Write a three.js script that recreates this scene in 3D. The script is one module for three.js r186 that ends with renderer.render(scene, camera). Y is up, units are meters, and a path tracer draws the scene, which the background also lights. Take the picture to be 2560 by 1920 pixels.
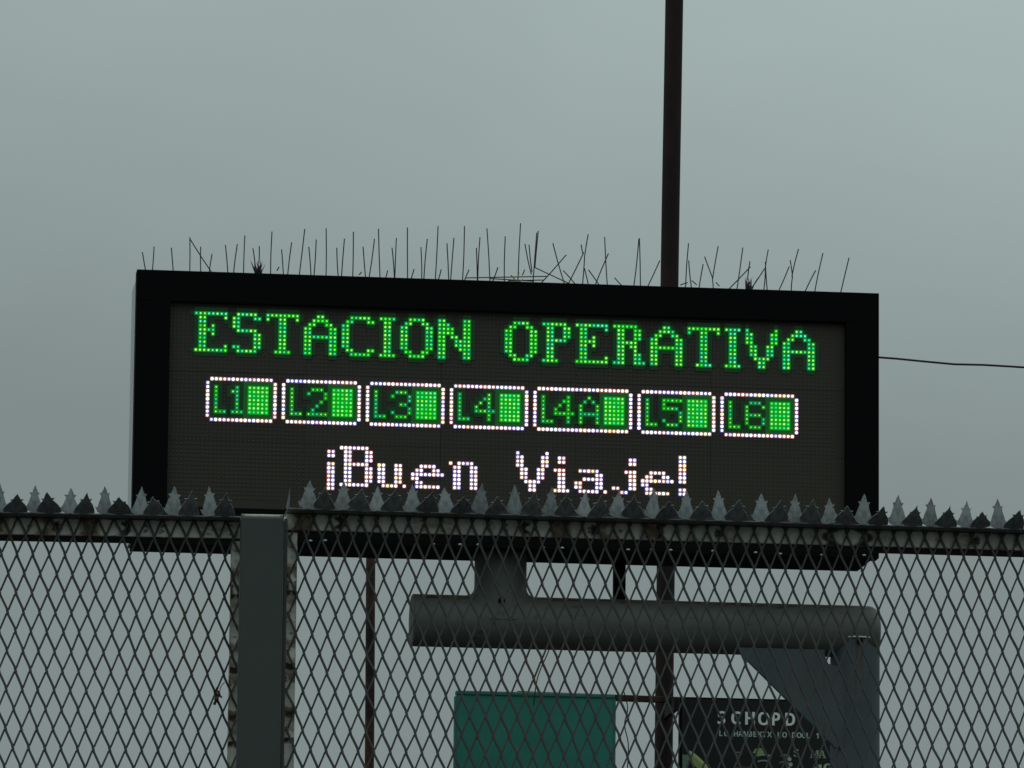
import * as THREE from 'three';
import { RoundedBoxGeometry } from 'three/addons/geometries/RoundedBoxGeometry.js';
import { mergeGeometries } from 'three/addons/utils/BufferGeometryUtils.js';
import { ImprovedNoise } from 'three/addons/math/ImprovedNoise.js';

/* ------------------------------------------------------------------ camera, sky, sun, exposure */
const scene = new THREE.Scene();
const EXPOSURE = 0.4;
const camera = new THREE.PerspectiveCamera(6.867, 4 / 3, 0.1, 3000);   // a long phone zoom, looking up from the pavement
camera.position.set(0, 1.6, 0);
camera.rotation.order = 'YXZ';
camera.rotation.set(0.172, 0, 0.01018);
scene.add(camera);
const renderer = new THREE.WebGLRenderer({ antialias: true });
renderer.toneMapping = THREE.LinearToneMapping;
renderer.toneMappingExposure = EXPOSURE;
renderer.shadowMap.enabled = true;
renderer.setSize(1024, 768);

const perlin = new ImprovedNoise();
function fbm(x, y, z, oct = 4) { let s = 0, a = 0.5, f = 1; for (let i = 0; i < oct; i++) { s += a * perlin.noise(x * f, y * f, z * f + 7.3 * i); a *= 0.5; f *= 2.03; } return s; }
let seed = 20240611;
function rnd() { seed = (seed * 1664525 + 1013904223) >>> 0; return seed / 4294967296; }
const jit = (a) => (rnd() * 2 - 1) * a;

{ // a closed grey overcast: the usual brightening towards the zenith, soft uneven cloud
  const W = 2048, H = 1024, data = new Float32Array(W * H * 4);
  for (let j = 0; j < H; j++) for (let i = 0; i < W; i++) {
    const th = ((j + 0.5) / H - 0.5) * Math.PI, ph = ((i + 0.5) / W - 0.5) * 2 * Math.PI;
    const x = Math.cos(ph) * Math.cos(th), y = Math.sin(th), z = Math.sin(ph) * Math.cos(th);
    const el = th * 180 / Math.PI, az = Math.atan2(x, -z) * 180 / Math.PI;
    let L = 0.203 + 0.234 / (1 + Math.exp(-(el - 10.5) / 1.25));             // dull murk low down, paler cloud above it
    L *= 1 + 0.95 * Math.max(0, y - 0.22);
    L *= 1 + 0.10 * Math.tanh(az / 5) * Math.cos(ph * 0.5 + Math.PI / 4) ** 2;  // paler towards the right
    L *= (1 + 0.10 * fbm(x * 9.1 + 1.7, y * 16 + 0.2, z * 9.1, 5) + 0.035 * fbm(x * 60, y * 110, z * 60, 3)) / EXPOSURE;
    if (y < 0) L *= Math.max(0.3, 1 + y * 3);
    const k = (j * W + i) * 4;
    data[k] = L * 0.815; data[k + 1] = L; data[k + 2] = L * 0.985; data[k + 3] = 1;
  }
  const sky = new THREE.DataTexture(data, W, H, THREE.RGBAFormat, THREE.FloatType);
  sky.mapping = THREE.EquirectangularReflectionMapping;
  sky.magFilter = THREE.LinearFilter; sky.minFilter = THREE.LinearFilter; sky.wrapS = THREE.RepeatWrapping; sky.needsUpdate = true;
  scene.background = sky; scene.environment = sky;
}
const sun = new THREE.DirectionalLight(0xfff4e6, 0.5);
sun.position.set(-9, 22, -12);
sun.target.position.set(0, 3, -12);
sun.castShadow = true; sun.shadow.radius = 45;
sun.shadow.mapSize.set(2048, 2048);
Object.assign(sun.shadow.camera, { left: -14, right: 14, top: 14, bottom: -14, near: 1, far: 60 });
scene.add(sun, sun.target);

/* ------------------------------------------------------------------ helpers */
const taken = {};
function numbered(n) { taken[n] = (taken[n] ?? -1) + 1; return taken[n] ? `${n}_${String(taken[n]).padStart(3, '0')}` : n; }
function tag(o, label, category, group, kind) { o.userData = { label, category }; if (group) o.userData.group = group; if (kind) o.userData.kind = kind; return o; }
function thing(name, label, category, pos, turn = 0, group) { const g = new THREE.Group(); g.name = numbered(name); g.position.set(...pos); g.rotation.y = turn; tag(g, label, category, group); scene.add(g); return g; }
function part(name, geo, mat, parent, pos, rot) {
  const m = new THREE.Mesh(geo, mat); m.name = name; m.castShadow = m.receiveShadow = true;
  if (pos) m.position.set(...pos); if (rot) m.rotation.set(...rot);
  parent.add(m); return m;
}
function metreUV(g) { // uv in metres, by the axis each face looks along
  if (g.index) g = g.toNonIndexed();
  const p = g.attributes.position, uv = new Float32Array(p.count * 2);
  const a = new THREE.Vector3(), b = new THREE.Vector3(), c = new THREE.Vector3(), n = new THREE.Vector3();
  for (let i = 0; i < p.count; i += 3) {
    a.fromBufferAttribute(p, i); b.fromBufferAttribute(p, i + 1); c.fromBufferAttribute(p, i + 2);
    n.copy(b).sub(a).cross(c.clone().sub(a)); const X = Math.abs(n.x), Y = Math.abs(n.y), Z = Math.abs(n.z);
    [a, b, c].forEach((v, k) => { const [s, t] = X > Y && X > Z ? [v.z, v.y] : Y > Z ? [v.x, v.z] : [v.x, v.y]; uv[(i + k) * 2] = s; uv[(i + k) * 2 + 1] = t; });
  }
  g.setAttribute('uv', new THREE.BufferAttribute(uv, 2)); return g;
}
const box = (w, h, d, r = 0) => metreUV(r ? new RoundedBoxGeometry(w, h, d, 3, r) : new THREE.BoxGeometry(w, h, d));
function tube(pts, r, seg = 24, rad = 8) { return new THREE.TubeGeometry(new THREE.CatmullRomCurve3(pts.map((p) => new THREE.Vector3(...p))), seg, r, rad, false); }
function tex(size, metres, fn, srgb = true) { // fn(u, v in metres) -> [r, g, b] 0..1 (sRGB values)
  const d = new Uint8Array(size * size * 4);
  for (let j = 0; j < size; j++) for (let i = 0; i < size; i++) { const c = fn(i / size * metres, j / size * metres), k = (j * size + i) * 4; for (let q = 0; q < 3; q++) d[k + q] = Math.max(0, Math.min(255, c[q] * 255)); d[k + 3] = 255; }
  const t = new THREE.DataTexture(d, size, size, THREE.RGBAFormat); t.colorSpace = srgb ? THREE.SRGBColorSpace : THREE.NoColorSpace;
  t.wrapS = t.wrapT = THREE.MirroredRepeatWrapping; t.magFilter = THREE.LinearFilter; t.minFilter = THREE.LinearMipmapLinearFilter; t.generateMipmaps = true; t.repeat.set(1 / metres, 1 / metres); t.needsUpdate = true; return t;
}
const mix = (a, b, t) => a.map((v, i) => v + (b[i] - v) * Math.max(0, Math.min(1, t)));
const std = (o) => new THREE.MeshStandardMaterial(o);

/* ------------------------------------------------------------------ materials */
const M = {};
M.blackPaint = new THREE.MeshPhysicalMaterial({ color: new THREE.Color(0.0022, 0.0028, 0.0034), roughness: 0.85, specularIntensity: 0.25 });
M.cabinetGrey = std({ color: new THREE.Color(0.55, 0.58, 0.60), roughness: 0.6, metalness: 0.1 });
M.mast = std({ roughness: 0.62, metalness: 0.0, map: tex(256, 0.6, (x, y) => {
  const n = fbm(x * 9, y * 9, 2.1), f = fbm(x * 60, y * 60, 5.5, 3); const s = fbm(x * 22, y * 22, 9.1, 4);
  let c = mix([0.31, 0.31, 0.29], [0.36, 0.36, 0.335], 0.5 + n * 1.6 + f * 0.5); if (s > 0.2) c = mix(c, [0.25, 0.19, 0.155], (s - 0.2) * 5); return c; }) });
M.mastRust = std({ roughness: 0.9, map: tex(256, 0.4, (x, y) => { const n = fbm(x * 30, y * 30, 1.7, 5), f = fbm(x * 110, y * 110, 4.4, 2); return mix([0.25, 0.20, 0.18], [0.30, 0.18, 0.14], 0.5 + n * 2.4 + f * 0.7); }) });
M.gusset = std({ roughness: 0.6, map: tex(256, 0.5, (x, y) => { let c = mix([0.225, 0.265, 0.285], [0.275, 0.31, 0.325], 0.5 + fbm(x * 12, y * 5, 3.3, 5) * 1.7); const r = fbm(x * 55, y * 6, 8.2, 4); if (r > 0.2) c = mix(c, [0.27, 0.215, 0.18], (r - 0.2) * 4); return c; }) });
M.rust = std({ roughness: 0.95, map: tex(256, 0.5, (x, y) => { const n = fbm(x * 26, y * 14, 0.4, 5), f = fbm(x * 130, y * 90, 2.2, 3); return mix([0.16, 0.11, 0.10], [0.31, 0.20, 0.165], 0.45 + n * 2.2 + f * 0.8); }), bumpMap: tex(128, 0.2, (x, y) => { const v = 0.5 + fbm(x * 120, y * 120, 8.8, 3); return [v, v, v]; }, false), bumpScale: 0.001 });
M.rustDarkAndShade = std({ roughness: 0.9, map: tex(256, 0.5, (x, y) => { const n = fbm(x * 24, y * 10, 6.4, 5); return mix([0.10, 0.055, 0.055], [0.18, 0.085, 0.078], 0.35 + n * 2.0); }) });  // rust of the pole; also the painted shade under the top rails
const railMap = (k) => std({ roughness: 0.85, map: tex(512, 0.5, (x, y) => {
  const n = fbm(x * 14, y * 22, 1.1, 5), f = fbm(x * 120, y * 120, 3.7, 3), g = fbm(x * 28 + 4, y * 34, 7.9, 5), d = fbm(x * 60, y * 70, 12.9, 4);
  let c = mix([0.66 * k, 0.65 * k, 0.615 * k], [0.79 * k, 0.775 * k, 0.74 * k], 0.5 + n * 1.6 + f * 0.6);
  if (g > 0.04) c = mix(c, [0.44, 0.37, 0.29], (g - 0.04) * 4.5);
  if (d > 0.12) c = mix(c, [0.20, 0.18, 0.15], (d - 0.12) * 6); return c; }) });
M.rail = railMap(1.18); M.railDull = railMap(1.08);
M.post = std({ roughness: 0.55, map: tex(128, 0.4, (x, y) => mix([0.215, 0.245, 0.235], [0.24, 0.27, 0.258], 0.5 + fbm(x * 14, y * 8, 5.2, 4) * 1.6)) });
M.strand = std({ color: 0xffffff, vertexColors: true, roughness: 0.6 });
M.spikeGrey = [0, 1, 2].map((k) => std({ roughness: 0.6, metalness: 0.1, side: THREE.DoubleSide, map: tex(128, 0.05, (x, y) => { const n = fbm(x * 160 + k * 9, y * 110, 2.7, 4), f = fbm(x * 420, y * 420, k + 0.5, 2), v = 0.455 + 0.025 * k + n * 0.26 + f * 0.08; let c = [v * 0.97, v, v * 1.01]; if (n > 0.26) c = mix(c, [0.36, 0.30, 0.25], (n - 0.26) * 5); return c; }) }));
M.module = [0, 1, 2, 3].map((k) => std({ color: new THREE.Color(0.050 + 0.0016 * k, 0.042 + 0.0014 * k, 0.033 + 0.0012 * k), roughness: 0.9 }));
M.unlit = std({ color: new THREE.Color(0.058, 0.05, 0.042), roughness: 0.7 });
M.wire = std({ color: new THREE.Color(0.045, 0.048, 0.045), roughness: 0.5, metalness: 0.5 });
M.cable = std({ color: new THREE.Color(0.01, 0.01, 0.011), roughness: 0.7 });
M.green = std({ roughness: 0.7, map: tex(256, 0.5, (x, y) => mix([0.20, 0.545, 0.485], [0.24, 0.595, 0.53], 0.5 + fbm(x * 9, y * 9, 4.7, 4) * 1.5 + fbm(x * 70, y * 70, 1.9, 2) * 0.4)) });
M.greenHem = std({ roughness: 0.7, color: new THREE.Color(0.06, 0.22, 0.17) });

/* ------------------------------------------------------------------ ground */
{
  const g = new THREE.PlaneGeometry(4000, 4000); g.rotateX(-Math.PI / 2);
  const t = tex(256, 3, (x, y) => { const v = 0.21 + fbm(x * 2, y * 2, 1.5, 5) * 0.10; return [v, v, v * 0.97]; }); t.repeat.set(4000 / 3, 4000 / 3);
  const m = part('ground', g, std({ map: t, roughness: 0.95 }), scene); m.userData = { kind: 'structure', label: 'grey pavement around the fence and the sign mast' };
}

/* ------------------------------------------------------------------ LED sign on its mast (local x runs along the sign, front face at z = 0) */
const SIGN = { x: -0.76366, z: -15.22324, turn: 0.118155 }, TX = Math.cos(SIGN.turn), TZ = -Math.sin(SIGN.turn);
function signPoint(u, y, back) { return [SIGN.x + u * TX - back * Math.sin(SIGN.turn), y, SIGN.z + u * TZ - back * Math.cos(SIGN.turn)]; }
const MU = 1.6365, MB = 0.13;                                              // where the mast stands, in the sign's own directions
const led = thing('led_sign', 'black framed LED display with green and white lettering on a grey steel mast', 'display sign', signPoint(MU, 0, MB), SIGN.turn);
const L = (u, y, back) => [u - MU, y, MB - back];
{
  const u0 = -0.147, u1 = 1.673, yT = 4.514, yB = 3.857, iu0 = -0.064, iu1 = 1.591, iT = 4.439, iB = 3.937, fd = 0.02;
  // frame: top and bottom bars run through, side bars butt between them
  const bar = (w, h) => box(w, h, 0.05, 0.0012);
  part('frame_bar', bar(u1 - u0, yT - iT), M.blackPaint, led, L((u0 + u1) / 2, (yT + iT) / 2, 0.025));
  part('frame_bar', bar(u1 - u0, iB - yB), M.blackPaint, led, L((u0 + u1) / 2, (iB + yB) / 2, 0.025));
  part('frame_bar', bar(iu0 - u0, iT - iB), M.blackPaint, led, L((u0 + iu0) / 2, (iT + iB) / 2, 0.0252));
  part('frame_bar', bar(u1 - iu1, iT - iB), M.blackPaint, led, L((u1 + iu1) / 2, (iT + iB) / 2, 0.0252));
  // cabinet behind the frame
  part('cabinet', box(u1 - u0 - 0.02, yT - yB - 0.012, 0.195), M.blackPaint, led, L((u0 + u1) / 2, (yT + yB) / 2 - 0.003, 0.15));
  part('side_panel', box(0.006, yT - yB - 0.02, 0.19), M.cabinetGrey, led, L(u0 + 0.006, (yT + yB) / 2, 0.15));
  part('side_panel', box(0.006, yT - yB - 0.02, 0.19), M.cabinetGrey, led, L(u1 - 0.006, (yT + yB) / 2, 0.15));
  // fifteen LED modules
  const mw = (iu1 - iu0) / 5, mh = (iT - iB) / 3;
  const mg = box(mw - 0.0007, mh - 0.0007, 0.012);
  for (let r = 0; r < 3; r++) for (let c = 0; c < 5; c++)
    part('led_module', mg, M.module[Math.floor(rnd() * 4)], led, L(iu0 + mw * (c + 0.5), iB + mh * (r + 0.5), fd + 0.006 + jit(0.0006)));
  // LED raster: E of the first line starts at column 6, row 2
  const PX = 0.01022, PY = 0.01, X0 = -6 * PX, Y0 = 4.41423 + 2 * PY;
  const lx = (c) => X0 + c * PX, ly = (r) => Y0 - r * PY;
  const seats = new THREE.CircleGeometry(0.0026, 8);
  const dark = new THREE.InstancedMesh(seats, M.unlit, 160 * 48); dark.name = 'unlit_diode'; dark.userData.kind = 'stuff';
  const m4 = new THREE.Matrix4(); let q = 0;
  for (let r = 0; r < 48; r++) for (let c = 0; c < 160; c++) { const p = L(lx(c), ly(r), fd - 0.0012); m4.makeTranslation(...p); dark.setMatrixAt(q++, m4); }
  led.add(dark);

  // colours of the lit diodes: eight greens, eight whites, then dim tones painting the bloom around them
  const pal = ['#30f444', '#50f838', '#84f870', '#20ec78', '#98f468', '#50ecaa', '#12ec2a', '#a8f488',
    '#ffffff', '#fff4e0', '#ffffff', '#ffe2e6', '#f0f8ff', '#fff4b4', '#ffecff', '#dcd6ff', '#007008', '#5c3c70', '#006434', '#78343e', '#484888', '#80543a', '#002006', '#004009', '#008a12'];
  const pd = new Uint8Array(32 * 4); pal.forEach((h, i) => { const n = parseInt(h.slice(1), 16); pd.set([n >> 16, (n >> 8) & 255, n & 255, 255], i * 4); });
  const pt = new THREE.DataTexture(pd, 32, 1, THREE.RGBAFormat); pt.colorSpace = THREE.SRGBColorSpace; pt.magFilter = pt.minFilter = THREE.NearestFilter; pt.needsUpdate = true;
  const glow = std({ color: 0x050505, roughness: 0.6, emissive: 0xffffff, emissiveMap: pt, emissiveIntensity: 1.25 / EXPOSURE });
  function diodes(cells) { // cells: [col, row, white?]; each a bright lens on a dim square of painted bloom
    const pos = [], uv = [];
    const tri = (a, b, c, i) => { pos.push(...a, ...b, ...c); for (let k = 0; k < 3; k++) uv.push((i + 0.5) / 32, 0.5); };
    for (const [c, r, white, dim, full] of cells) {
      const [x, y, z] = L(lx(c), ly(r), fd - 0.002), hx = PX * 0.495, hy = PY * 0.495;
      const wave = fbm(c * 0.09, r * 0.13, white ? 3 : 8, 2) + jit(0.22);
      const i = white ? 8 + Math.floor((rnd() < 0.5 ? 0 : rnd() * 8)) : Math.max(0, Math.min(7, Math.floor(3.2 + wave * 7)));
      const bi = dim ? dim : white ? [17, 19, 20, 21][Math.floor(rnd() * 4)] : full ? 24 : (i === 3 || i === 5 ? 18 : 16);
      tri([x - hx, y - hy, z], [x + hx, y - hy, z], [x + hx, y + hy, z], bi); tri([x - hx, y - hy, z], [x + hx, y + hy, z], [x - hx, y + hy, z], bi);
      if (dim) continue;
      const R = (white ? 0.0038 : r > 12 && !full ? 0.0019 : 0.0026) * (1 + jit(0.12)), n = 10, zz = z + 0.0015;
      for (let k = 0; k < n; k++) {
        const A = (k / n) * 2 * Math.PI, B = ((k + 1) / n) * 2 * Math.PI;
        const a = [x + R * Math.cos(A), y + R * Math.sin(A)], b = [x + R * Math.cos(B), y + R * Math.sin(B)];
        tri([...a, zz], [...b, zz], [x, y, zz + 0.0012], i); tri([...a, z], [...b, z], [...b, zz], i); tri([...a, z], [...b, zz], [...a, zz], i);
      }
    }
    const g = new THREE.BufferGeometry();
    g.setAttribute('position', new THREE.Float32BufferAttribute(pos, 3)); g.setAttribute('uv', new THREE.Float32BufferAttribute(uv, 2)); g.computeVertexNormals(); return g;
  }
  const glyph = (rows, c, r, white) => rows.flatMap((s, j) => [...s].flatMap((ch, i) => (ch === 'X' ? [[c + i, r + j, white]] : [])));
  const spill = (cells, tone, wide) => { // dim glow painted on cells beside lit ones, standing in for camera bloom
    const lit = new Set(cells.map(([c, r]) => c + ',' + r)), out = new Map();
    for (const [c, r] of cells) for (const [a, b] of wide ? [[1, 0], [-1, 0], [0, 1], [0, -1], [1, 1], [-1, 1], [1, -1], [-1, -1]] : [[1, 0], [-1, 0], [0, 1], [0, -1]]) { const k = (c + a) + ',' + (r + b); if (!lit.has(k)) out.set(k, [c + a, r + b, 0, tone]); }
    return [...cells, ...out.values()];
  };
  const rep = (s, n) => Array(n).fill(s);
  const BIG = {
    E: ['XXXXXXXX', '.XX....X', '.XX.....', '.XX.X...', '.XXXX...', '.XX.X...', '.XX.....', '.XX.....', '.XX....X', 'XXXXXXXX'],
    S: ['.XXXXX.', 'XX...XX', 'XX.....', 'XX.....', '.XXXXX.', '.....XX', '.....XX', '.....XX', 'XX...XX', '.XXXXX.'],
    T: ['XXXXXXXX', 'X..XX..X', ...rep('...XX...', 7), '..XXXX..'],
    A: ['...XX...', '..XXXX..', '.XX..XX.', 'XX....XX', 'XX....XX', 'XXXXXXXX', ...rep('XX....XX', 4)],
    C: ['..XXXXX.', '.XX...XX', ...rep('XX......', 6), '.XX...XX', '..XXXXX.'],
    I: ['XXXX', ...rep('.XX.', 8), 'XXXX'],
    O: ['..XXXX..', '.XX..XX.', ...rep('XX....XX', 6), '.XX..XX.', '..XXXX..'],
    N: ['XX....XX', 'XXX...XX', 'XXXX..XX', 'XXXX..XX', 'XX.XX.XX', 'XX..XXXX', 'XX..XXXX', 'XX...XXX', 'XX....XX', 'XX....XX'],
    P: ['XXXXXX.', '.XX..XX', '.XX..XX', '.XX..XX', '.XXXXX.', ...rep('.XX....', 4), 'XXXX...'],
    R: ['XXXXXX..', '.XX..XX.', '.XX..XX.', '.XX..XX.', '.XXXXX..', '.XX.XX..', '.XX..X..', '.XX..XX.', '.XX..XX.', 'XXX..XXX'],
    V: ['X......X', ...rep('XX....XX', 3), ...rep('.XX..XX.', 3), '..XXXX..', '...XX...', '...XX...'],
  };
  for (const [ch, c] of [['E', 0], ['S', 9], ['T', 17], ['A', 26], ['C', 35], ['I', 44], ['O', 49], ['N', 58], ['O', 74], ['P', 83], ['E', 91], ['R', 100], ['A', 109], ['T', 118], ['I', 127], ['V', 132], ['A', 141]])
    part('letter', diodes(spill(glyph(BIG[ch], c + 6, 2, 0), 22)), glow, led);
  // the row of seven line boxes
  const SML = {
    L: [...rep('X..', 6), 'XXX'], 1: ['.X.', 'XX.', '.X.', '.X.', '.X.', '.X.', 'XXX'], 2: ['.XXX.', 'X...X', '....X', '...X.', '..X..', '.X...', 'XXXXX'],
    3: ['.XXX.', 'X...X', '....X', '..XX.', '....X', 'X...X', '.XXX.'], 4: ['...X.', '..XX.', '.X.X.', 'X..X.', 'XXXXX', '...X.', '...X.'], 5: ['XXXXX', 'X....', 'XXXX.', '....X', '....X', 'X...X', '.XXX.'],
    6: ['.XXX.', 'X...X', 'X....', 'XXXX.', 'X...X', 'X...X', '.XXX.'], A: ['..X..', '.X.X.', 'X...X', 'X...X', 'XXXXX', 'X...X', 'X...X'],
  };
  for (const [c, w, chars] of [[9, 17, [['1', 6]]], [27, 19, [['2', 6]]], [47, 19, [['3', 6]]], [67, 19, [['4', 6]]], [87, 24, [['4', 5], ['A', 11]]], [112, 19, [['5', 6]]], [132, 19, [['6', 6]]]]) {
    const edge = []; for (let i = 1; i < w - 1; i++) edge.push([c + i, 18, 1], [c + i, 28, 1]); for (let r = 19; r < 28; r++) edge.push([c, r, 1], [c + w - 1, r, 1]);
    const b = part('line_box', diodes(edge), glow, led);
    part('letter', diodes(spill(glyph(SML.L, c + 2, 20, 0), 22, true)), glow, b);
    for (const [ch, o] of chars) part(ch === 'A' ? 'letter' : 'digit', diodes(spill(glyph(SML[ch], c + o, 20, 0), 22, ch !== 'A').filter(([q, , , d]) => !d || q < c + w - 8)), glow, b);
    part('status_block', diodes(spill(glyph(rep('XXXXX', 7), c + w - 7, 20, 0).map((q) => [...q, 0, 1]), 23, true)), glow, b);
  }
  // third line
  const LOW = [['letter', 41, 0, ['XXXXXXX.', '.XX...XX', '.XX...XX', '.XX...XX', '.XXXXXX.', ...rep('.XX...XX', 4), 'XXXXXXX.']],
    ['exclamation_mark', 38, 1, ['XX', 'XX', '..', ...rep('XX', 7)]],
    ['letter', 50, 4, [...rep('XX..XX.', 5), '.XXXX.X']],
    ['letter', 58, 4, ['..XXXX..', '.XX..XX.', 'XXXXXXXX', 'XX......', '.XX.....', '.XXXXXX.']],
    ['letter', 67, 3, ['X.XXXX..', ...rep('.XX..XX.', 6)]],
    ['letter', 83, 0, BIG.V],
    ['letter', 92, 1, ['.XX.', '.XX.', '....', 'XXX.', ...rep('.XX.', 4), 'XXXX']],
    ['letter', 97, 4, ['.XXXXX..', '.....XX.', '..XXXXX.', 'XX...XX.', 'XX...XX.', '.XXXXX.X']],
    ['letter', 106, 1, ['....XX', '....XX', '......', '...XXX', ...rep('....XX', 3), 'XX..XX', '..XX..']],
    ['letter', 113, 4, ['..XXXX..', '.XX..XX.', 'XXXXXXXX', 'XX......', '.XX.....', '.XXXXXX.']],
    ['exclamation_mark', 122, 0, [...rep('XX', 7), '..', 'XX', 'XX']]];
  for (const [n, c, r, rows] of LOW) part(n, diodes(glyph(rows, c, r + 34, 1)), glow, led);

  // rivets along the lower frame edge and lugs beneath
  const rv = new THREE.SphereGeometry(0.004, 8, 6, 0, Math.PI * 2, 0, Math.PI / 2); rv.rotateX(Math.PI / 2); rv.scale(1.2, 0.65, 1);
  for (let i = 0; i < 30; i++) if (rnd() < 0.5) part('rivet', rv, M.cabinetGrey, led, L(0.12 + i * 0.052 + jit(0.01), 3.863 + jit(0.0015), -0.0006));
  for (const u of [0.525, 0.635, 0.865, 0.985, 1.25]) part('lug', box(0.032, 0.016, 0.04, 0.003), M.blackPaint, led, L(u, 3.852, 0.09));

  // mast: stub, arm, column, gusset
  const stub = metreUV(new THREE.CylinderGeometry(0.0636, 0.0636, 0.175, 48)); part('support_tube', stub, M.mast, led, L(0.761, 3.778, 0.13));
  { // weld fillet where the tube saddles the arm
    const pos = [], idx = [], n = 64, m = 6, R = 0.0636, A = 0.0638;
    for (let i = 0; i <= n; i++) for (let j = 0; j <= m; j++) {
      const f = (i / n) * 2 * Math.PI, w = 0.02 * Math.abs(Math.cos(f)) + 0.0006, t = j / m, r = R + w * t * t, zz = r * Math.sin(f);
      const ys = Math.sqrt(Math.max(0, A * A - zz * zz)), y = ys + w * 1.3 * (1 - t) ** 2 + 0.0003;
      pos.push(r * Math.cos(f), y, zz); if (i < n && j < m) { const q = i * (m + 1) + j; idx.push(q, q + 1, q + m + 1, q + 1, q + m + 2, q + m + 1); }
    }
    const g = new THREE.BufferGeometry(); g.setAttribute('position', new THREE.Float32BufferAttribute(pos, 3)); g.setIndex(idx); g.computeVertexNormals();
    part('weld_fillet', metreUV(g), Object.assign(M.mast.clone(), { side: THREE.DoubleSide }), led, L(0.761, 3.6935, 0.13));
    const h = new THREE.CylinderGeometry(0.0085, 0.0085, 0.01, 12); h.rotateX(Math.PI / 2); part('plug', h, M.blackPaint, led, L(0.757, 3.738, 0.0685));
  }
  part('conduit', box(0.029, 0.19, 0.03, 0.003), M.blackPaint, led, L(1.0625, 3.80, 0.20));
  const aR = 0.0638, aL = 1.694 - 0.544, prof = [[0.001, 0], [aR - 0.003, 0], [aR, 0.003]];
  for (let i = 0; i <= 10; i++) prof.push([aR, 0.003 + (aL - 0.03) * (i / 10)]);
  for (let i = 1; i <= 7; i++) { const a = (i / 7) * Math.PI / 2; prof.push([Math.max(0.001, aR - 0.026 + 0.026 * Math.cos(a)), aL - 0.027 + 0.027 * Math.sin(a)]); }
  prof.push([0.001, aL + 0.0005]);
  const arm = new THREE.LatheGeometry(prof.map((p) => new THREE.Vector2(...p)), 48); arm.rotateZ(-Math.PI / 2);
  const auv = arm.attributes.uv, ap = arm.attributes.position; // u along the arm, v round it from the crown
  for (let i = 0; i < ap.count; i++) auv.setXY(i, ap.getX(i) / aL, auv.getX(i));
  const armMap = tex(512, 1, (x, y) => {
    const c0 = Math.cos((y - 0.75) * 2 * Math.PI), sn = Math.sin((y - 0.75) * 2 * Math.PI), n = fbm(x * 11, c0 * 1.3, sn * 1.3, 4), f = fbm(x * 70, c0 * 9, sn * 9, 3), r = fbm(x * 26 + 5, c0 * 3, sn * 3, 5);
    let c = mix([0.315, 0.318, 0.30], [0.36, 0.363, 0.343], 0.5 + n * 1.4 + f * 0.6);
    const rust = (c0 - 0.80) * 4 + r * 1.6 + f * 0.7; if (rust > 0) c = mix(c, mix([0.24, 0.16, 0.13], [0.30, 0.20, 0.155], 0.5 + f * 2), rust * 1.6);
    if (r > 0.3) c = mix(c, [0.25, 0.20, 0.165], (r - 0.3) * 6); return c; });
  armMap.wrapS = armMap.wrapT = THREE.RepeatWrapping; armMap.repeat.set(1, 1);
  part('arm', arm, std({ map: armMap, roughness: 0.65 }), led, L(0.544, 3.6935, 0.13));
  part('column', metreUV(new THREE.CylinderGeometry(0.0605, 0.0605, 3.69, 48)), M.gusset, led, L(1.6365, 1.845, 0.13));
  const ring = new THREE.TorusGeometry(0.0625, 0.0022, 6, 40); ring.rotateX(Math.PI / 2); part('weld_seam', ring, M.cabinetGrey, led, L(1.6365, 3.6725, 0.128));
  const bolt = new THREE.CylinderGeometry(0.0075, 0.0075, 0.016, 6); bolt.rotateX(Math.PI / 2); part('bolt', bolt, M.blackPaint, led, L(1.637, 3.662, 0.066));
  const gs = new THREE.Shape(); gs.moveTo(1.345, 3.64); gs.lineTo(1.345, 3.628); gs.lineTo(1.58, 3.402); gs.lineTo(1.60, 3.402); gs.lineTo(1.60, 3.596); gs.lineTo(1.562, 3.606); gs.lineTo(1.553, 3.625); gs.lineTo(1.553, 3.64);
  const gg = new THREE.ExtrudeGeometry(gs, { depth: 0.012, bevelEnabled: true, bevelSize: 0.001, bevelThickness: 0.001, bevelSegments: 1 }); gg.translate(-MU, 0, 0.035); part('gusset', metreUV(gg), M.gusset, led);
}

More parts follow.
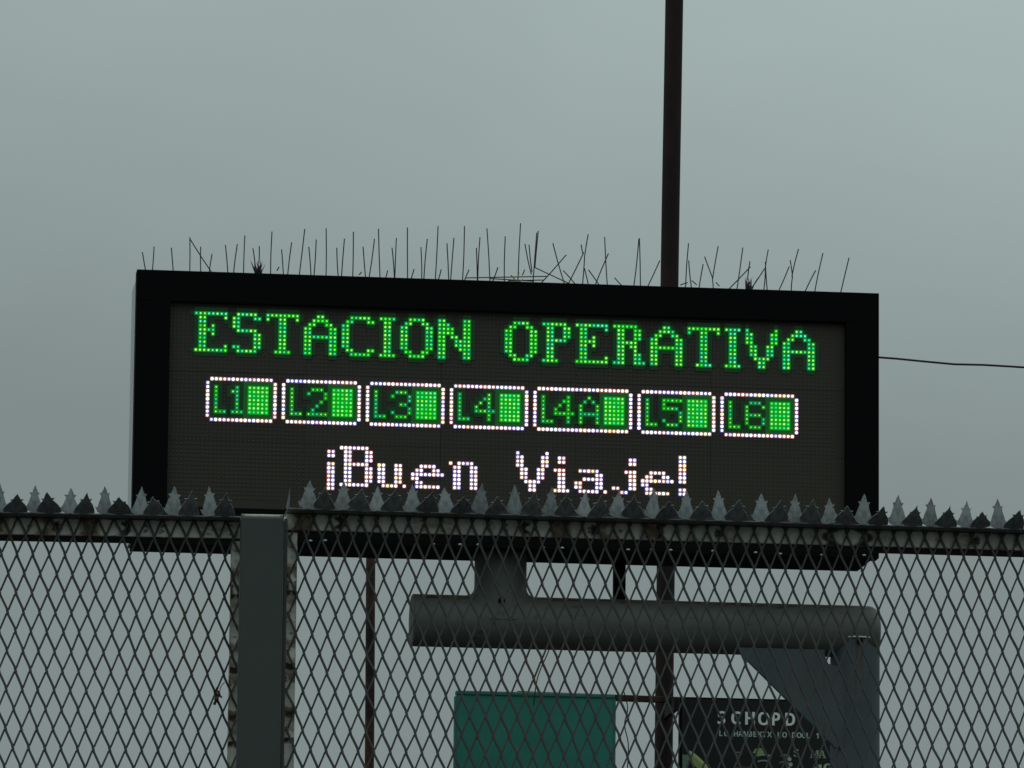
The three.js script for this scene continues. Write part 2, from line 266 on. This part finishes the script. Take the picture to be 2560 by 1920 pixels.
/* ------------------------------------------------------------------ bird spikes along the top of the sign: mm across from the sign's left end, mm above its top edge */
{
  const t = thing('bird_spike_strip', 'row of thin bent bird-deterrent wires standing along the top of the LED display', 'bird spikes', signPoint(-0.147, 4.514, 0.06), SIGN.turn);
  const runs = `23 17 16 55; 41 18 44 70; 91 15 86 68; 131 13 130 94; 180 18 130 92; 159 15 158 75; 180 18 185 55; 224 14 218 80; 239 14 246 81; 263 15 265 106; 291 31 285 74; 299 35 299 77; 329 20 330 115; 359 13 355 73; 371 14 379 91; 399 15 410 124; 427 16 421 81; 435 16 439 100; 464 13 462 127; 493 14 488 78; 502 15 507 102; 529 14 529 121; 560 14 554 86; 570 15 582 107; 596 14 591 131; 631 14 625 86; 633 14 636 112; 664 17 662 137; 698 13 696 90; 704 13 711 110; 344 19 348 26; 545 16 550 22; 611 15 615 29; 675 17 679 33; 732 13 736 141; 764 14 759 100; 770 14 777 116; 799 15 802 145; 835 19 832 92; 837 20 840 118; 866 18 859 144; 902 22 902 122; 935 21 939 155; 968 30 953 108; 969 35 962 105; 973 14 981 136; 976 46 982 136; 1046 18 1019 108; 1001 19 1053 81; 1047 16 976 46; 1062 15 1096 88; 1095 85 1090 108; 1095 18 1099 75; 1099 75 1108 136; 1107 15 1099 50; 1129 16 1158 89; 1156 13 1150 132; 1222 14 1233 128; 1237 14 1233 128; 1259 16 1287 78; 1062 22 1045 40; 1125 23 1108 45; 1189 14 1174 30; 806 15 1007 25; 865 16 975 14; 911 12 1001 18; 741 17 746 35; 808 19 815 38; 877 23 884 43; 946 28 952 43; 1351 22 1357 122; 1363 13 1356 77; 1384 14 1394 72; 1417 35 1397 90; 1417 15 1417 35; 1417 35 1432 119; 1478 16 1492 116; 1464 17 1509 66; 1503 33 1509 81; 1516 17 1548 67; 1543 14 1548 67; 1548 67 1557 115; 1551 14 1546 80; 1584 16 1609 74; 1613 15 1614 47; 1614 47 1629 115; 1614 50 1609 87; 1650 16 1672 63; 1672 17 1691 108; 1736 17 1753 95; 1377 18 1367 30; 1433 16 1425 26; 1355 23 1337 17`;
  for (const run of runs.split(';')) {
    let [bx, by, tx, ty] = run.trim().split(/\s+/).map((v) => +v / 1000);
    if (by < 0.024 && ty - by > 0.012) { const k = by / (ty - by); bx -= (tx - bx) * k; by = 0.001; }          // rooted on the strip
    const z0 = jit(0.006), z1 = z0 + jit(0.012), b = jit(0.0012);
    part('wire', tube([[bx, by, z0], [(bx + tx) / 2 + b, (by + ty) / 2, (z0 + z1) / 2], [tx, ty, z1]], 0.00145, 4, 5), M.wire, t);
  }
  for (let i = 0; i < 5; i++) part('base_rail', box(0.33, 0.004, 0.03, 0.001), M.cable, t, [0.20 + i * 0.345, 0.0025, 0]);
}
function tuft(u, h, label, dark) {
  const t = new THREE.Group(), gs = [];
  for (let i = 0; i < 14; i++) { const c = new THREE.ConeGeometry(0.0022 + rnd() * 0.0025, h * (0.4 + rnd() * 0.6), 4); c.translate(0, h * 0.25, 0); c.rotateZ(jit(0.5)); c.rotateX(jit(0.5)); c.translate(jit(0.008), 0, jit(0.008)); gs.push(c); }
  const m = part(numbered('feather_tuft'), mergeGeometries(gs), dark, scene, signPoint(u, 4.518, 0.045), [0, SIGN.turn, 0]); tag(m, label, 'feathers'); return m;
}
{
  const fm = std({ color: new THREE.Color(0.018, 0.014, 0.03), roughness: 0.8 });
  tuft(0.151, 0.055, 'small dark feather tuft caught at the left part of the bird spikes', fm);
  tuft(1.357, 0.055, 'small purplish feather tuft caught right of the black pole on the display', fm);
  const sm = std({ color: new THREE.Color(0.25, 0.21, 0.06), roughness: 0.9 });
  const gs = [[-0.016, 0.022], [0.004, 0.03], [0.014, 0.012], [-0.008, 0.008]].map(([x, y]) => tube([[0, 0, 0], [x * 0.5, y * 0.6, 0.002], [x, y, 0]], 0.0014, 4, 5));
  tag(part('straw', mergeGeometries(gs), sm, scene, signPoint(0.785, 4.517, 0.05), [0, SIGN.turn, 0]), 'bit of yellow straw on the middle of the display top', 'straw');
}

/* ------------------------------------------------------------------ poles and shop signs behind the display */
function leanTube(pts, r) { return metreUV(tube(pts, r, 40, 20)); }
{
  const [bx, , bz] = signPoint(1.36, 0, 1.5);
  const p = thing('black_pole', 'tall dark rusty pole rising behind the display into the sky', 'pole', [bx, 0, bz], SIGN.turn);
  part('shaft', leanTube([[-0.012, 0, 0], [0.0, 3.2, 0], [0.01, 4.83, 0], [0.0185, 5.6, 0], [0.03, 6.9, 0]], 0.0245), M.rustDarkAndShade, p);
  part('crossbar', box(0.86, 0.016, 0.02, 0.002), M.rust, p, [0.02, 3.666, 0.15], [0, 0, -0.012]);
  part('bracket', box(0.012, 0.03, 0.29), M.rustDarkAndShade, p, [0.005, 3.648, 0.06]);
  const [rx, , rz] = signPoint(0.55, 0, 1.2);
  const q = thing('rusty_pole', 'thin rusty brown pole standing behind the mesh, left of the green board', 'pole', [rx, 0, rz], SIGN.turn);
  part('shaft', leanTube([[0.006, 0, 0], [0.0, 3.45, 0], [-0.004, 4.0, 0], [-0.006, 4.3, 0]], 0.0122), M.rust, q);
}
{
  const [x, , z] = signPoint(0.98, 0, 1.2);
  const g = thing('green_board', 'plain teal green board hanging behind the fence under the mast arm', 'board', [x, 3.0, z], SIGN.turn);
  part('panel', box(0.414, 0.64, 0.02, 0.003), M.green, g, [0, 0.33, 0]);
  part('top_hem', box(0.416, 0.011, 0.026, 0.003), M.greenHem, g, [0, 0.652, 0]);
  for (const s of [-1, 1]) part('side_hem', box(0.006, 0.63, 0.024, 0.002), M.greenHem, g, [s * 0.208, 0.328, 0]);
}
{
  const W = 1024, H = 1024, cv = document.createElement('canvas'); cv.width = W; cv.height = H; const c = cv.getContext('2d');
  const S = W / 0.464, X = (u) => (u - 1.366) * S, Y = (y) => (3.652 - y) * S;
  c.fillStyle = '#050606'; c.fillRect(0, 0, W, H);
  for (let i = 0; i < 500; i++) { c.fillStyle = `rgba(${18 + rnd() * 20},${20 + rnd() * 20},${18 + rnd() * 18},0.25)`; c.fillRect(rnd() * W, rnd() * H, 2 + rnd() * 14, 2 + rnd() * 30); }
  c.fillStyle = '#fbfcfa'; c.textBaseline = 'alphabetic'; c.font = 'bold 104px sans-serif';
  const word = 'SCHOPDOG'; let u = 1.458; for (const ch of word) { if (ch === 'O' && u > 1.65) u += 0.03; c.fillText(ch, X(u), Y(3.588)); u += 0.0353; }
  c.fillStyle = '#b9d2c6'; c.font = 'bold 44px sans-serif'; let w = 1.463; for (const ch of 'LC HAMBEXTX LO DOCL 1') { c.fillText(ch, X(w), Y(3.556)); w += 0.0128; }
  // printed food: a long bun and garnish at the left, a pale dish at the right, lines of offer text
  c.lineCap = 'round';
  c.strokeStyle = '#9aa86a'; c.lineWidth = 54; c.beginPath(); c.moveTo(X(1.392), Y(3.50)); c.quadraticCurveTo(X(1.425), Y(3.475), X(1.455), Y(3.43)); c.stroke();
  c.strokeStyle = '#c6cf8e'; c.lineWidth = 16; c.beginPath(); c.moveTo(X(1.388), Y(3.512)); c.quadraticCurveTo(X(1.425), Y(3.49), X(1.462), Y(3.435)); c.stroke();
  c.fillStyle = '#6d8a78'; c.fillRect(X(1.368), Y(3.505), 34, 90);
  c.fillStyle = '#a9b6a0'; c.beginPath(); c.ellipse(X(1.395), Y(3.452), 70, 26, 0.3, 0, 7); c.fill();
  for (const [a, b, l, col] of [[1.505, 3.512, 40, '#6a776c'], [1.555, 3.515, 52, '#8fae6c'], [1.565, 3.507, 80, '#a6b79a'], [1.628, 3.508, 46, '#7d8a80'], [1.568, 3.492, 60, '#8e9a90'], [1.625, 3.490, 46, '#707a72'], [1.51, 3.474, 90, '#5a4034'], [1.56, 3.464, 120, '#6b5a3c']]) { c.strokeStyle = col; c.lineWidth = 9; c.beginPath(); c.moveTo(X(a), Y(b)); c.quadraticCurveTo(X(a) + l / 2, Y(b) - 12, X(a) + l, Y(b)); c.stroke(); }
  c.fillStyle = '#8fae6c'; c.beginPath(); c.ellipse(X(1.572), Y(3.518), 36, 20, 0, 0, 7); c.fill();
  c.fillStyle = '#b6beb4'; for (const [a, b] of [[1.650, 3.500], [1.653, 3.486], [1.648, 3.474], [1.661, 3.466]]) { c.beginPath(); c.arc(X(a), Y(b), 12, 0, 7); c.fill(); }
  c.font = 'bold 62px serif'; c.fillStyle = '#9db08a'; c.fillText('S', X(1.66), Y(3.507)); c.fillText('M', X(1.703), Y(3.505)); c.fillText('A', X(1.726), Y(3.505));
  c.fillStyle = '#b9c9a4'; c.font = 'bold 110px serif'; c.fillText('1', X(1.716), Y(3.452)); c.fillText('9', X(1.738), Y(3.455)); c.fillText('0', X(1.762), Y(3.455));
  c.fillStyle = '#8c3d2c'; c.beginPath(); c.ellipse(X(1.6), Y(3.38), 240, 90, 0, 0, 7); c.fill(); c.fillStyle = '#b9a05c'; c.beginPath(); c.ellipse(X(1.6), Y(3.35), 280, 60, 0, 0, 7); c.fill();
  const ct = new THREE.CanvasTexture(cv); ct.colorSpace = THREE.SRGBColorSpace; ct.anisotropy = 8;
  const [x, , z] = signPoint(1.598, 0, 1.2);
  const s = thing('food_sign', 'black food advertising sign with white lettering, half hidden behind the grey column', 'shop sign', [x, 3.18, z], SIGN.turn);
  part('backing', box(0.474, 0.474, 0.03, 0.003), M.blackPaint, s, [0, 0.24, -0.0165]);
  part('printed_face', new THREE.PlaneGeometry(0.464, 0.464), std({ map: ct, roughness: 0.6 }), s, [0, 0.24, 0.0005]);
}
{
  const mk = (name, pts, r, label) => { const [x, y, z] = pts[0]; tag(part(numbered(name), tube(pts.map((p) => [p[0] - x, p[1] - y, p[2] - z]), r, 60, 6), M.cable, scene, [x, y, z]), label, 'cable'); };
  mk('cable', [[1.668, 4.379], [1.72, 4.377], [1.81, 4.371], [1.88, 4.3665], [1.96, 4.367], [2.06, 4.364], [2.4, 4.352], [3.2, 4.36], [6, 4.6]].map(([u, y]) => signPoint(u, y, 0.13)), 0.0026, 'thin black cable running out to the right from the edge of the display');
  mk('cable', [[0.986, 3.857], [0.962, 3.79], [0.933, 3.70], [0.906, 3.63], [0.882, 3.57], [0.872, 3.50]].map(([u, y]) => signPoint(u, y + 0.02, 0.35)), 0.0016, 'thin cable slanting down from the display towards the top of the green board');
  mk('cable', [[1.212, 3.665], [1.222, 3.62], [1.214, 3.58], [1.224, 3.53], [1.222, 3.44], [1.226, 3.2]].map(([u, y]) => signPoint(u, y, 1.19)), 0.0016, 'thin cable hanging down between the green board and the black pole');
}

/* ------------------------------------------------------------------ fence: post, two expanded-metal panels, spike strips */
const POST = [-0.29339, -7.47];
const fence = thing('fence', 'dark expanded-metal security fence with barbed spikes along its top', 'fence', [POST[0], 0, POST[1]]);
{
  const postTop = 2.7325;
  part('post', box(0.0505, postTop, 0.05, 0.004), M.post, fence, [0, postTop / 2, 0.004], [0, 0.06, 0]);
  part('hinge_strip', box(0.0042, postTop + 0.006, 0.03, 0.0006), M.post, fence, [0.0272, postTop / 2 - 0.001, -0.02], [0, 0.06, 0]);
  const cap = box(0.0505, 0.003, 0.05, 0.001); part('post_cap', cap, M.rail, fence, [0, postTop + 0.0005, 0.002], [0, 0.06, 0]);

  function sheet(u0, u1, y0, y1, un, yn, p, h) { // expanded metal: slanting strands through every bond, shorter ones between
    const pos = [], tint = [], N = {}, cols = [Math.floor((u0 - un) / p) - 2, Math.ceil((u1 - un) / p) + 2], rows = [Math.floor((y0 - yn) / h) - 1, Math.ceil((y1 - yn) / h) + 1];
    const node = (i, j) => { const k = i + ',' + j; return N[k] ?? (N[k] = [un + p * (i + (j & 1 ? 0.5 : 0)) + jit(rnd() < 0.04 ? 0.0013 : 0.0004) + 0.0016 * fbm(i * 0.13, j * 0.11, 2.2, 2), yn + h * j + jit(0.0004) + 0.0022 * fbm(i * 0.09, j * 0.07, 6.2, 2)]); };
    const bar = (a, b, w, t, tilt) => {
      let [ax, ay, az] = a, [bx, by, bz] = b;
      if (Math.min(ax, bx) < u0 || Math.max(ax, bx) > u1 || Math.min(ay, by) < y0) return;
      if (ay > y1) { if (by >= y1) return; const k = (y1 - by) / (ay - by); ax = bx + (ax - bx) * k; az = bz + (az - bz) * k; ay = y1; }
      const dx = bx - ax, dy = by - ay, l = Math.hypot(dx, dy); if (l < 1e-6) return; const nx = -dy / l, ny = dx / l;
      const c = Math.cos(tilt), s = Math.sin(tilt), W = [nx * c * w / 2, ny * c * w / 2, s * w / 2], T = [-nx * s * t / 2, -ny * s * t / 2, c * t / 2];
      const cr = (P, a, b) => [P[0] + W[0] * a + T[0] * b, P[1] + W[1] * a + T[1] * b, P[2] + W[2] * a + T[2] * b];
      const rr = Math.max(0, Math.min(1, (fbm(ax * 9, ay * 9, 4.1, 4) + jit(0.12)) * 3 - 0.15)), pv = 1 + jit(0.18), tc = [(0.051 + 0.016 * rr) * pv, (0.056 - 0.004 * rr) * pv, (0.055 - 0.014 * rr) * pv];  // paint, here and there gone to rust
      const A = [ax, ay, az], B = [bx, by, bz], q = [[1, 1], [-1, 1], [-1, -1], [1, -1]];
      for (let k = 0; k < 4; k++) { const [m, n] = [q[k], q[(k + 1) % 4]]; const a1 = cr(A, ...m), a2 = cr(A, ...n), b1 = cr(B, ...m), b2 = cr(B, ...n); pos.push(...a1, ...a2, ...b2, ...a1, ...b2, ...b1); for (let z = 0; z < 6; z++) tint.push(...tc); }
    };
    const bh = 0.0033, of = 0.0007;
    for (let j = rows[0]; j <= rows[1]; j++) for (let i = cols[0]; i <= cols[1]; i++) {
      const n = node(i, j), r = node(j & 1 ? i + 1 : i, j - 1), l = node(j & 1 ? i : i - 1, j - 1), v = jit(0.00015);
      bar([n[0] - of, n[1] + bh, 0.0006], [n[0] + of, n[1] - bh, 0.0006], 0.0028 + v, 0.0018, -0.3);           // bond
      bar([n[0] + of, n[1] - bh, 0.0006], [r[0] - of, r[1] + bh, 0.0006], 0.0024 + v, 0.0018, -0.32);          // long strand
      bar([n[0] - of * 1.3, n[1] - bh * 0.6, 0], [l[0] + of * 1.3, l[1] + bh * 0.6, 0], 0.0019 + v, 0.0015, 0.4); // cross strand
    }
    const g = new THREE.BufferGeometry(); g.setAttribute('position', new THREE.Float32BufferAttribute(pos, 3)); g.setAttribute('color', new THREE.Float32BufferAttribute(tint, 3)); g.computeVertexNormals(); return g;
  }
  function spikeGeo(kind, v) { // a folded, barbed tooth: two half plates meeting at a raised middle line, cut from 1 mm sheet
    const k = kind === 'tall' ? 1 : 0.98, H = kind === 'tall' ? 0.0355 : 0.0335, half = [];
    const left = kind === 'tall' ? [[-0.0034, 0], [-0.0092, 0.0032], [-0.0126, 0.0102], [-0.0100, 0.0086], [-0.0080, 0.0135], [-0.0048, 0.0228], [-0.0067, 0.0262], [-0.0037, 0.0262], [-0.0018, 0.0312]] : [[-0.0118, -0.002], [-0.0112, 0.004], [-0.0080, 0.013], [-0.0050, 0.0205], [-0.0066, 0.0228], [-0.0036, 0.0234], [-0.0014, 0.030]];
    const right = kind === 'tall' ? [[0.0034, 0], [0.0080, 0.0026], [0.0108, 0.0075], [0.0092, 0.0108], [0.0070, 0.0165], [0.0048, 0.0230], [0.0068, 0.0266], [0.0036, 0.0264], [0.0018, 0.0312]] : left.map(([x, y]) => [-x, y]);
    for (const side of [left, right]) {
      const s = new THREE.Shape(); s.moveTo(0, 0); side.forEach(([x, y], i) => s.lineTo((x + (i ? jit(0.0006) : 0)) * k, y * (H / 0.0355) + (i ? jit(0.0006) : 0))); s.lineTo(0, H + v * 0.0008); s.closePath();
      const g = new THREE.ExtrudeGeometry(s, { depth: 0.001, bevelEnabled: false }), p = g.attributes.position;
      for (let i = 0; i < p.count; i++) { const yy = p.getY(i) / H; p.setZ(i, p.getZ(i) - Math.abs(p.getX(i)) * 0.32 - v * 0.0022 * yy * yy); p.setX(i, p.getX(i) + v * 0.0011 * yy * yy); }; half.push(g);
    }
    return metreUV(mergeGeometries(half));
  }
  const TALL = [0, 1, -1, 0.5, -0.6, 1.4, -1.3].map((v) => spikeGeo('tall', v)), SHORT = [0, 1, -1, 0.6, -1.5].map((v) => spikeGeo('short', v));

  function panel(o) { // o: origin x/z, turn, u range (from the post outwards), heights
    const at = (u, y, z) => [o.x - POST[0] + u * Math.cos(o.turn) + z * Math.sin(o.turn), y, o.z - POST[1] - u * Math.sin(o.turn) + z * Math.cos(o.turn)];
    const put = (name, g, m, u, y, z, parent = fence) => part(name, g, m, parent, at(u, y, z), [0, o.turn, 0]);
    const mid = (o.u0 + o.u1) / 2, w = o.u1 - o.u0;
    const sh = put('mesh_sheet', sheet(o.u0 + 0.001, o.u1 - 0.001, 0.12, o.meshTop, o.nu, o.ny, o.p, o.h), M.strand, 0, 0, 0.0015); sh.userData.kind = 'stuff';
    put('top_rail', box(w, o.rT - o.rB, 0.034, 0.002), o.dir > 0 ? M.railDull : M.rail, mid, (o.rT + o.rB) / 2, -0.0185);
    put('rail_shade_strip', box(w, 0.0022, 0.038, 0.0008), M.rustDarkAndShade, mid, o.rB - 0.0013, -0.0205);  // added dark strip, its colour painting the shade on the rail underside
    put('bottom_rail', box(w, 0.03, 0.034, 0.002), M.rail, mid, 0.115, -0.0185);
    for (const [u, s] of [[o.u0, 1], [o.u1, -1]]) put('side_frame', box(0.0125, o.rB - 0.13, 0.03, 0.0015), M.rail, u + s * 0.0066 + (o.dir > 0 && s > 0 ? 0.0016 : 0), (o.rB + 0.13) / 2 - 0.0015, -0.0175);
    const base = put('spike_strip', box(w, 0.0016, 0.063, 0.0004), M.spikeGrey[0], mid, o.rT + 0.001, -0.0033);   // flat plate laid over the rail, overhanging towards the street
    const cx = mid;
    let n = 0; for (let u = o.s0; u > o.u0 + 0.008 && u < o.u1 - 0.008; u += 0.04106 * o.dir + (o.gap && o.dir > 0 && Math.abs(u - o.gap) < 0.01 ? 0.0083 : 0)) {
      const t = part('spike', TALL[Math.floor(rnd() * 7)], M.spikeGrey[Math.floor(rnd() * 3)], base, [u - cx + jit(0.0008), 0, 0.0318], [-0.16 + jit(0.16), jit(0.3), jit(0.07)]); t.scale.set(1 + jit(0.1), 1 + jit(0.09), 1);
      const s = u + 0.0177; if (s < o.u1 - 0.006) { const d = part('spike', SHORT[Math.floor(rnd() * 5)], M.spikeGrey[Math.floor(rnd() * 3)], base, [s - cx + jit(0.0008), 0, 0.0318], [0.95 + jit(0.1), jit(0.22), jit(0.09)]); d.scale.set(1.16 + jit(0.1), 1.1 + jit(0.07), 1); }
      n++;
    }
  }
  panel({ x: -0.26628, z: -7.5, turn: 0.12, u0: 0.0, u1: 1.35, meshTop: 2.7448, nu: 0.0332, ny: 2.6925, p: 0.01885, h: 0.0229, rB: 2.7246, rT: 2.7452, sT: 2.7506, s0: 0.0240, dir: 1, gap: 0.5167 });
  panel({ x: -0.32067, z: -7.5, turn: 0.06, u0: -1.05, u1: 0.003, meshTop: 2.7345, nu: -0.2715, ny: 2.7132, p: 0.0189, h: 0.0230, rB: 2.7136, rT: 2.7345, sT: 2.7398, s0: -0.0369, dir: -1 });
  // thin broken tooth at the start of the right strip
  const tooth = new THREE.ConeGeometry(0.0022, 0.026, 4); part('broken_spike', tooth, M.spikeGrey[0], fence, [0.0315, 2.7582, 0.004], [0.06, 0.4, -0.1]);
  // far posts, where the panels end
  for (const [x, z] of [[-0.32067 - 1.08, -7.435], [-0.26628 + 1.37, -7.665]]) { part('post', box(0.0505, 2.74, 0.05, 0.004), M.post, fence, [x - POST[0], 1.37, z - POST[1]], [0, 0.06, 0]); part('post_cap', cap, M.rail, fence, [x - POST[0], 2.7405, z - POST[1]], [0, 0.06, 0]); }
}
{ // a dry leaf stuck in the mesh beside the post
  const lm = std({ color: new THREE.Color(0.15, 0.065, 0.065), roughness: 0.9, side: THREE.DoubleSide }), gs = [];
  for (let i = 0; i < 9; i++) { const g = new THREE.PlaneGeometry(0.0012 + rnd() * 0.0022, 0.005 + rnd() * 0.007, 3, 3), p = g.attributes.position; for (let k = 0; k < p.count; k++) p.setZ(k, jit(0.0022)); g.rotateZ(jit(1)); g.rotateY(jit(0.9)); g.translate(jit(0.0045), jit(0.009), jit(0.002)); gs.push(g); }
  gs.push(tube([[0, 0.006, 0], [0.002, 0.014, 0.001], [0.006, 0.019, 0]], 0.0005, 6, 4).toNonIndexed());
  const geo = mergeGeometries(gs.map((g) => (g.index ? g.toNonIndexed() : g))); geo.computeVertexNormals();
  tag(part('dried_leaf', geo, lm, scene, [-0.3412, 2.5225, -7.494]), 'small crumpled reddish dry leaf caught in the mesh left of the fence post', 'leaf');
}

renderer.render(scene, camera);
